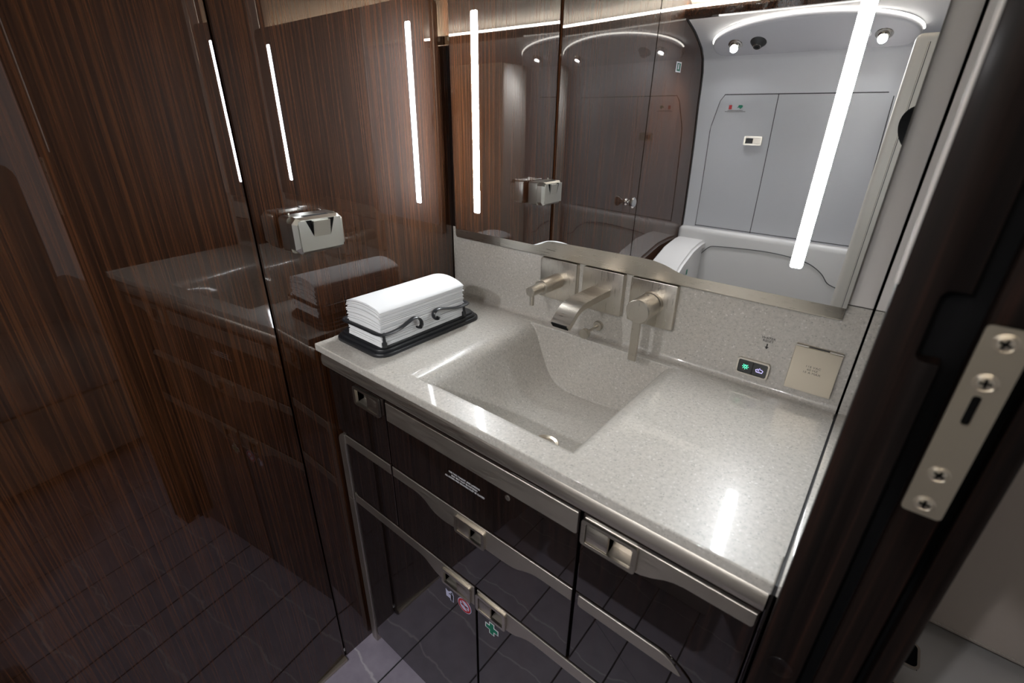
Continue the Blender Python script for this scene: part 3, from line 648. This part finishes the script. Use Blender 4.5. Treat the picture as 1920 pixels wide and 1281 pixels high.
def napkin(i):
    bm = bmesh.new(); nx, ny = 10, 6; t = i / (NN - 1); amp = .0095 * t ** 1.2; cup = .003 * t
    jx, jy = random.uniform(-.0013, .0013), random.uniform(-.0018, .0018); x0, x1, y0, y1 = .0415 + jx, .1425 + jx, -.3340 + jy, -.1245 + jy
    G = [[], []]
    for lv in (0, 1):
        for a in range(nx + 1):
            row = []
            for b_ in range(ny + 1):
                u = a / nx; v_ = b_ / ny
                z = z0n + hn * i + lv * (hn - .0009) + amp * math.sin(PI * u) ** .8 + cup * (v_ - .4) * math.sin(PI * u)
                inset = .0009 * (1 if lv else 0)
                xx = x0 + (x1 - x0) * u; yy = y0 + (y1 - y0) * v_
                if a == 0: xx += inset
                if a == nx: xx -= inset
                if b_ == 0: yy += inset
                if b_ == ny: yy -= inset
                row.append(bm.verts.new((xx, yy, z)))
            G[lv].append(row)
    for a in range(nx):
        for b_ in range(ny):
            for lv in (0, 1): bm.faces.new((G[lv][a][b_], G[lv][a + 1][b_], G[lv][a + 1][b_ + 1], G[lv][a][b_ + 1]))
    for a in range(nx):
        for b_ in (0, ny): bm.faces.new((G[0][a][b_], G[0][a + 1][b_], G[1][a + 1][b_], G[1][a][b_]))
    for b_ in range(ny):
        for a in (0, nx): bm.faces.new((G[0][a][b_], G[0][a][b_ + 1], G[1][a][b_ + 1], G[1][a][b_]))
    o = obj('paper_napkin', bm, 'paper', smooth=50, origin=(.092, -.23, z0n + hn * i))
    lb = 'topmost folded white paper napkin in the stack' if i == NN - 1 else ('lowest folded white paper napkin, resting on the black tray' if i == 0 else 'folded white paper napkin, %s from the top of the stack' % ORD[NN - i - 2])
    tag(o, lb, 'napkin', 'white paper napkins stacked on the tray')
for i in range(NN): napkin(i)

# ------------------------------------------------------------------ wall opposite the mirror: white curved lining
X0, X1 = -.10, 1.30
def lining(pts, x0, x1, off, name, material, parent, bev=0):
    bm = bmesh.new()
    A = [bm.verts.new((x0, y + off, z)) for y, z in pts]; B = [bm.verts.new((x1, y + off, z)) for y, z in pts]
    for i in range(len(pts) - 1): bm.faces.new((A[i], B[i], B[i + 1], A[i + 1]))
    return bm
bm = lining([(p[0], p[1]) for p in [tuple(q)[:2] for q in smooth_path([(a, b, 0) for a, b in PROF], 3)]], X0, X1, 0, '', '', None)
bmesh.ops.solidify(bm, geom=list(bm.faces), thickness=-.02)
WF = obj('wall_front', bm, 'lining', smooth=60); struct(WF, 'white curved cabin lining opposite the mirror')
def onlining(x, z, off=.001): return (x, yprof(z) + off, z)
def panel_on(x_left, x_right, z0, z1, name, label, r=.012, step=10):
    """raised panel that follows the lining; x limits are functions of z"""
    bm = bmesh.new(); zs = [z0 + (z1 - z0) * k / step for k in range(step + 1)]
    F = [[bm.verts.new(onlining(x_left(z) + (x_right(z) - x_left(z)) * q / 4, z, .004)) for q in range(5)] for z in zs]
    for i in range(step):
        for q in range(4): bm.faces.new((F[i][q], F[i][q + 1], F[i + 1][q + 1], F[i + 1][q]))
    bmesh.ops.solidify(bm, geom=list(bm.faces), thickness=.0035)
    return lab(obj(name, bm, 'lining', WF, smooth=50), label)
def xl(z):
    base = .1195 if z < 1.275 else .1195 + (z - 1.275) / .117 * .028
    return base + (max(0, z - 1.380) / .012) ** 2 * .010
panel_on(lambda z: xl(z), lambda z: .3395, .8975, 1.3915, 'panel', 'left lining panel with latch and placards', step=26)
panel_on(lambda z: .3425, lambda z: .6740 + (1.39 - z) * .03 - (max(0, z - 1.376) / .0155) ** 2 * .012, .8975, 1.3915, 'panel', 'right lining panel', step=26)
seal_gap = []  # dark tubes stand in for shade in the lining panel gaps
for z in [.893 + .5 * k / 24 for k in range(25)]: seal_gap.append(onlining(xl(min(z, 1.3915)) - .0015, z, .0015))
obj('seal_gap', tube(seal_gap + [onlining(.40, 1.393, .0015), onlining(.66, 1.393, .0015)], .0018, 6), 'seal_gap', WF)
obj('seal_gap', tube([onlining(.341, z, .0015) for z in [.893 + .5 * k / 12 for k in range(13)]], .0016, 6), 'seal_gap', WF)
obj('seal_gap', tube([onlining(x, .8958, .0015) for x in (.118, .3, .5, .69)], .0016, 6), 'seal_gap', WF)
obj('seal_gap', tube([onlining(.6755 + (1.39 - z) * .03, z, .0015) for z in [.893 + .49 * k / 12 for k in range(13)]], .0012, 6), 'seal_gap', WF)
obj('seal_gap', tube([(HX + (-(y) + HY) * math.tan(TH) + .0015, y + .001, z) for y, z in PROF[:-1]], .0030, 6), 'seal_gap', WF)
lt = lab(obj('latch', ring(rrect(.2525, .3165, 1.2210, 1.2525, .005, 4), rrect(.2585, .3105, 1.2265, 1.2470, .002, 4), 'y', -1.3260, -1.3360), 'nickel', WF), 'bright metal flush latch')
obj('latch_paddle', box(.2590, .2840, -1.3345, -1.3325, 1.2270, 1.2465, .0006, 1), 'seal_gap', lt); obj('latch_paddle', box(.2845, .3100, -1.3345, -1.3285, 1.2270, 1.2465, .0006, 1), 'satin', lt)  # left piece coloured dark to paint the shade in the latch recess
yp = yprof(1.35) + .0044
def flaty(pts, material, parent, layer=0): return obj('pictogram', prism(pts, 'y', yp + .0003 * layer, yp + .0003 * (layer + 1)), material, parent, smooth=0)
cx, cz = .1825, 1.357
flaty([(cx - .0055, cz - .0135), (cx + .0055, cz - .0135), (cx + .0055, cz + .003), (cx + .003, cz + .0065), (cx + .003, cz + .0085), (cx + .0095, cz + .0055), (cx + .0095, cz + .0075), (cx + .002, cz + .0115), (cx - .0100, cz + .0110), (cx - .0100, cz + .0085), (cx - .003, cz + .0085), (cx - .003, cz + .0065), (cx - .0055, cz + .003)], 'red_ink', WF)
cx = .2200
flaty([(cx + .010, cz + .0125), (cx - .007, cz + .0105), (cx - .0085, cz - .002), (cx - .0125, cz - .0085), (cx - .006, cz - .0075), (cx - .001, cz - .0125), (cx + .006, cz - .007), (cx + .007, cz - .002), (cx + .004, cz + .000), (cx + .005, cz + .005), (cx + .0085, cz + .006)], 'green_ink', WF)
obj('notice_line', box(.174, .229, yp, yp + .0003, 1.3385, 1.3400), 'grey_ink', WF, smooth=0); obj('notice_line', box(.165, .239, yp, yp + .0003, 1.3350, 1.3366), 'grey_ink', WF, smooth=0)

# overhead oval light panel on the sloping lining
nrm = Vector((0, .50, -.866)).normalized(); vdir = Vector((0, -.139, -.080)).normalized()   # facing down into the room; down the slope
nrm = Vector((0, -vdir.z, vdir.y)).normalized()
if nrm.z > 0: nrm = -nrm
O = Vector((.405, -1.146, 1.609))
def sl(u, v, h=0): return O + Vector((u, 0, 0)) + vdir * v + nrm * h
OP = thing('overhead_light_panel', tuple(sl(0, .08, 0)), 'oval overhead panel tinted grey for shade, with glowing rim, two downlights and air nozzle', 'light panel')
hw, hv = .295, .160
top = [(-hw * math.cos(a), .112 - .112 * math.sin(a)) for a in [PI * k / 28 for k in range(29)]]
outl = top + [(hw - .004, .135), (hw - .022, .154), (hw - .045, hv), (-hw + .045, hv), (-hw + .022, .154), (-hw + .004, .135)]
def slab_on(outl, h0, h1, bev):
    bm = bmesh.new(); A = [bm.verts.new(sl(u, v, h1)) for u, v in outl]; B = [bm.verts.new(sl(u, v, h0)) for u, v in outl]
    fa = bm.faces.new(A); bm.faces.new(B)
    for i in range(len(outl)): bm.faces.new((A[i], A[(i + 1) % len(outl)], B[(i + 1) % len(outl)], B[i]))
    bmesh.ops.recalc_face_normals(bm, faces=bm.faces)
    bmesh.ops.bevel(bm, geom=list(fa.edges), offset=bev, segments=3, profile=.5, affect='EDGES'); return bm
obj('panel', slab_on(outl, -.004, .020, .006), 'oval', OP, smooth=40)
obj('rim_light', tube([sl(u * 1.006, v - .003, .0035) for u, v in top], .0026, 6), 'rim', OP)
for u in (-.216, .206):
    dl = obj('downlight', lathe(sl(u, .098, .0192), nrm, [(0, .016), (.001, .0235), (.003, .0225), (.004, .018), (.010, .0165), (.0125, .0140), (.0085, .0125), (.0085, 0)], 26), 'steel', OP)
    lt_ = bpy.data.lights.new('downlight_beam', 'SPOT'); lt_.energy = P_SPOT; lt_.spot_size = math.radians(120); lt_.spot_blend = 1.0; lt_.shadow_soft_size = .012; lt_.color = (.97, .97, 1.0)
    lo = bpy.data.objects.new('downlight_beam', lt_); COL.objects.link(lo); lo.location = sl(u, .098, .036)
    lo.rotation_euler = Vector((0, .55, -1)).to_track_quat('-Z', 'Y').to_euler(); lo.parent = OP; lo.location = Vector(sl(u, .098, .036)) - WL[OP.name]
    obj('lamp', lathe(sl(u, .098, .0279), nrm, [(0, .0100), (.0004, .0100), (.0008, .008), (.0009, 0)], 20), 'spot', dl, smooth=60)
nz = obj('air_nozzle', lathe(sl(-.141, .094, .0192), nrm, [(0, .018), (.001, .0260), (.003, .0250), (.006, .0205), (.014, .0165), (.019, .0125), (.019, .0070), (.013, .0060), (.013, 0)], 26), 'seal_gap', OP)
obj('nozzle_ring', lathe(sl(-.141, .094, .0367), nrm, [(0, .0128), (.001, .0135), (.002, .0122), (.001, .0105)], 24), 'steel', nz)
lab(obj('air_nozzle', lathe(sl(.160, .094, .0192), nrm, [(0, .012), (.001, .015), (.002, .014), (.003, .0)], 20), 'lining', OP), 'small flush cap')

# wooden valance with cove light
TV = obj('trim_2', prism([(-1.1300, 1.6150), (-1.1120, 1.6180), (-1.1050, 1.6350), (-1.1080, 1.6440), (-1.1250, 1.6450)], 'x', X0, X1, .001, 1), 'wood'); struct(TV, 'dark wooden valance rail under the cove light')
obj('cove_light', box(X0, X1, -1.1200, -1.1065, 1.6455, 1.6530, .001, 1), 'cove', TV)
# ceiling
CL = [(-1.150, 1.6600), (-1.100, 1.6900), (-1.00, 1.735), (-.85, 1.768), (-.60, 1.785), (-.20, 1.785), (.085, 1.77)]
bm = lining(CL, X0, 2.6, 0, '', '', None); bmesh.ops.solidify(bm, geom=list(bm.faces), thickness=.02)
CE = obj('ceiling', bm, 'ceil', smooth=60); struct(CE, 'pale curved cabin ceiling')

# ------------------------------------------------------------------ bench seat under the lining
BS = thing('bench_seat', (.40, -1.22, 0), 'pale grey leather bench seat with stitched backrest and side arm', 'seat')
def soft(x0, x1, y0, y1, z0, z1, r, seg=4): return box(x0, x1, y0, y1, z0, z1, r, seg)
obj('backrest', soft(.058, .90, -1.356, -1.318, .40, .893, .022), 'seat', BS, smooth=60)
pp = [(.10, .752), (.133, .757), (.160, .766), (.180, .792), (.203, .818), (.230, .8265), (.330, .834), (.435, .837), (.520, .831), (.570, .821), (.606, .804), (.632, .784), (.655, .757), (.690, .744)]
obj('piping', tube([(x, -1.3172, z) for x, z, q in [tuple(k) for k in smooth_path([(a, b, 0) for a, b in pp], 4)]], .0016, 6), 'seal_gap', BS)
obj('seat_cushion', soft(.19, .69, -1.325, -.98, .38, .46, .03), 'seat', BS, smooth=60)
obj('seat_base', box(.07, .69, -1.35, -1.01, .002, .385, .006, 2), 'cream', BS)
arm = [(-1.345, .40), (-.985, .40), (-.985, .690)] + arc(-1.045, .700, .060, 0, 60, 5) + [(-1.09, .783), (-1.19, .822), (-1.27, .835), (-1.345, .838)]
AR = obj('armrest', prism(arm, 'x', .066, .178, 0), 'seat', BS, smooth=50)
bmA = prism([(-1.346, .806), (-1.27, .803), (-1.19, .790), (-1.09, .752), (-1.02, .700), (-.985, .660)] + arc(-1.040, .690, .062, 0, 55, 5) + [(-1.09, .792), (-1.19, .830), (-1.27, .843), (-1.346, .846)], 'x', .060, .186, .0)
bmesh.ops.bevel(bmA, geom=[e for e in bmA.edges if e.calc_face_angle(0) > .9], offset=.010, segments=3, affect='EDGES')
lab(obj('arm_pad', bmA, 'seat', BS, smooth=60), 'padded arm top')
obj('placard', box(.1868, .1872, -1.150, -1.135, .735, .757), 'green_ink', BS, smooth=0)
obj('placard', box(.1868, .1872, -1.118, -1.090, .735, .741), 'ink', BS, smooth=0)

# ------------------------------------------------------------------ leather post across the doorway
PO = thing('leather_post', (.85, -1.22, 0), 'cream leather padded wall end beside the bench with stitched edge', 'panel')
obj('padding', soft(.697, 1.06, -1.27, -1.08, .0, 1.522, .016, 4), 'cream', PO, smooth=60)
obj('stitching', tube([(.7285, -1.0795, z) for z in (.05, .5, 1.0, 1.50)], .0011, 5), 'thread', PO)
obj('stitching', tube([(.7325, -1.0795, z) for z in (.05, .5, 1.0, 1.50)], .0008, 5), 'seal_gap', PO)

# ------------------------------------------------------------------ the cabin beyond the doorway
CW = obj('wall_cabin', box(.908, 2.6, .20, .24, 0, ZTOP + .2), 'taupe'); struct(CW, 'taupe leather cabin side wall beyond the door post')
PN = thing('cabin_wall_panel', (1.2, .18, .455), 'padded taupe leather panel with pale stitched lower edge beyond the post', 'panel')
obj('padding', box(.915, 2.0, .165, .20, .452, 1.5, .012, 3), 'taupe', PN, smooth=60)
bm = bmesh.new()
for k in range(150):
    x = .93 + k * .0062
    tube([(x, .1640, .4655 + .0006), (x + .0042, .1640, .4655 - .0004)], .0008, 5, bm=bm)
obj('stitching', bm, 'thread', PN)
CO = thing('side_console', (1.2, .03, 0), 'pale leather side console with two framed recesses beyond the post', 'console')
obj('body', box(.915, 2.0, -.14, .196, .002, .435, .008, 3), 'seat', CO, smooth=60)
def recess(x0, x1, y0, y1, nm):
    z = .4352
    f = obj('recess_frame', ring(rrect(x0, x1, y0, y1, .012, 4), rrect(x0 + .004, x1 - .004, y0 + .004, y1 - .004, .009, 4), 'z', z - .002, z + .004), 'steel', CO)
    obj('recess', box(x0 + .003, x1 - .003, y0 + .003, y1 - .003, z - .0015, z + .001), 'black', f, smooth=0)
recess(.94, 1.050, .058, .118, 0); recess(.93, 1.044, -.09, .012, 1)
SE = thing('cabin_seat', (1.65, -.40, 0), 'pale leather cabin armchair beyond the doorway', 'armchair')
obj('seat_base', box(1.38, 1.95, -.78, -.16, .06, .34, .02, 3), 'taupe', SE)
obj('seat_cushion', soft(1.36, 1.86, -.72, -.22, .34, .50, .045), 'seat', SE, smooth=60)
obj('backrest', soft(1.84, 2.02, -.74, -.20, .36, 1.12, .06), 'seat', SE, smooth=60)
obj('armrest', soft(1.36, 1.92, -.83, -.715, .20, .66, .035), 'seat', SE, smooth=60)
obj('armrest', soft(1.36, 1.92, -.225, -.145, .20, .66, .035), 'seat', SE, smooth=60)
obj('seat_foot', box(1.48, 1.86, -.66, -.30, .001, .065, .004, 1), 'seal_gap', SE)

# ------------------------------------------------------------------ the photographer's camera, seen in the mirror
ax = Vector((0, 0, -1)); ax.rotate(cam.rotation_euler)
upv = Vector((0, 1, 0)); upv.rotate(cam.rotation_euler); rtv = Vector((1, 0, 0)); rtv.rotate(cam.rotation_euler)
PC = thing('photo_camera', (CAM.x - ax.x * .14, CAM.y - ax.y * .14, 0), 'black camera with petal lens hood on a thin monopod', 'camera')
obj('lens_hood', lathe(CAM, ax, [(-.030, .041), (-.010, .046), (.034, .0625), (.034, .0605), (-.010, .0440), (-.030, .038)], 40), 'rubber', PC, smooth=40)
obj('lens_barrel', lathe(CAM, ax, [(-.13, .030), (-.13, .037), (-.095, .037), (-.093, .040), (-.060, .040), (-.058, .042), (-.020, .042), (-.018, .039), (-.022, .033)], 40), 'rubber', PC, smooth=35)
obj('lens_glass', lathe(CAM, ax, [(-.020, .036), (-.014, .030), (-.009, .020), (-.006, .010), (-.005, 0)], 36), 'lens', PC, smooth=60)
def cbox(c, sx, sy, sz, bev):
    b = box(-sx, sx, -sy, sy, -sz, sz, bev, 3); bmesh.ops.transform(b, verts=b.verts, matrix=Matrix.Translation(c) @ Matrix((rtv, upv, -ax)).transposed().to_4x4()); return b
bc = CAM - ax * .165
obj('body', cbox(bc - upv * .006, .068, .046, .036, .010), 'rubber', PC, smooth=40)
obj('viewfinder', cbox(bc + upv * .048, .026, .014, .028, .006), 'rubber', PC, smooth=40)
foot = bc - upv * .05
obj('monopod', cyl((foot.x, foot.y, 0.001), (0, 0, 1), foot.z + .004 - .001, .011, .001, 16), 'rubber', PC)
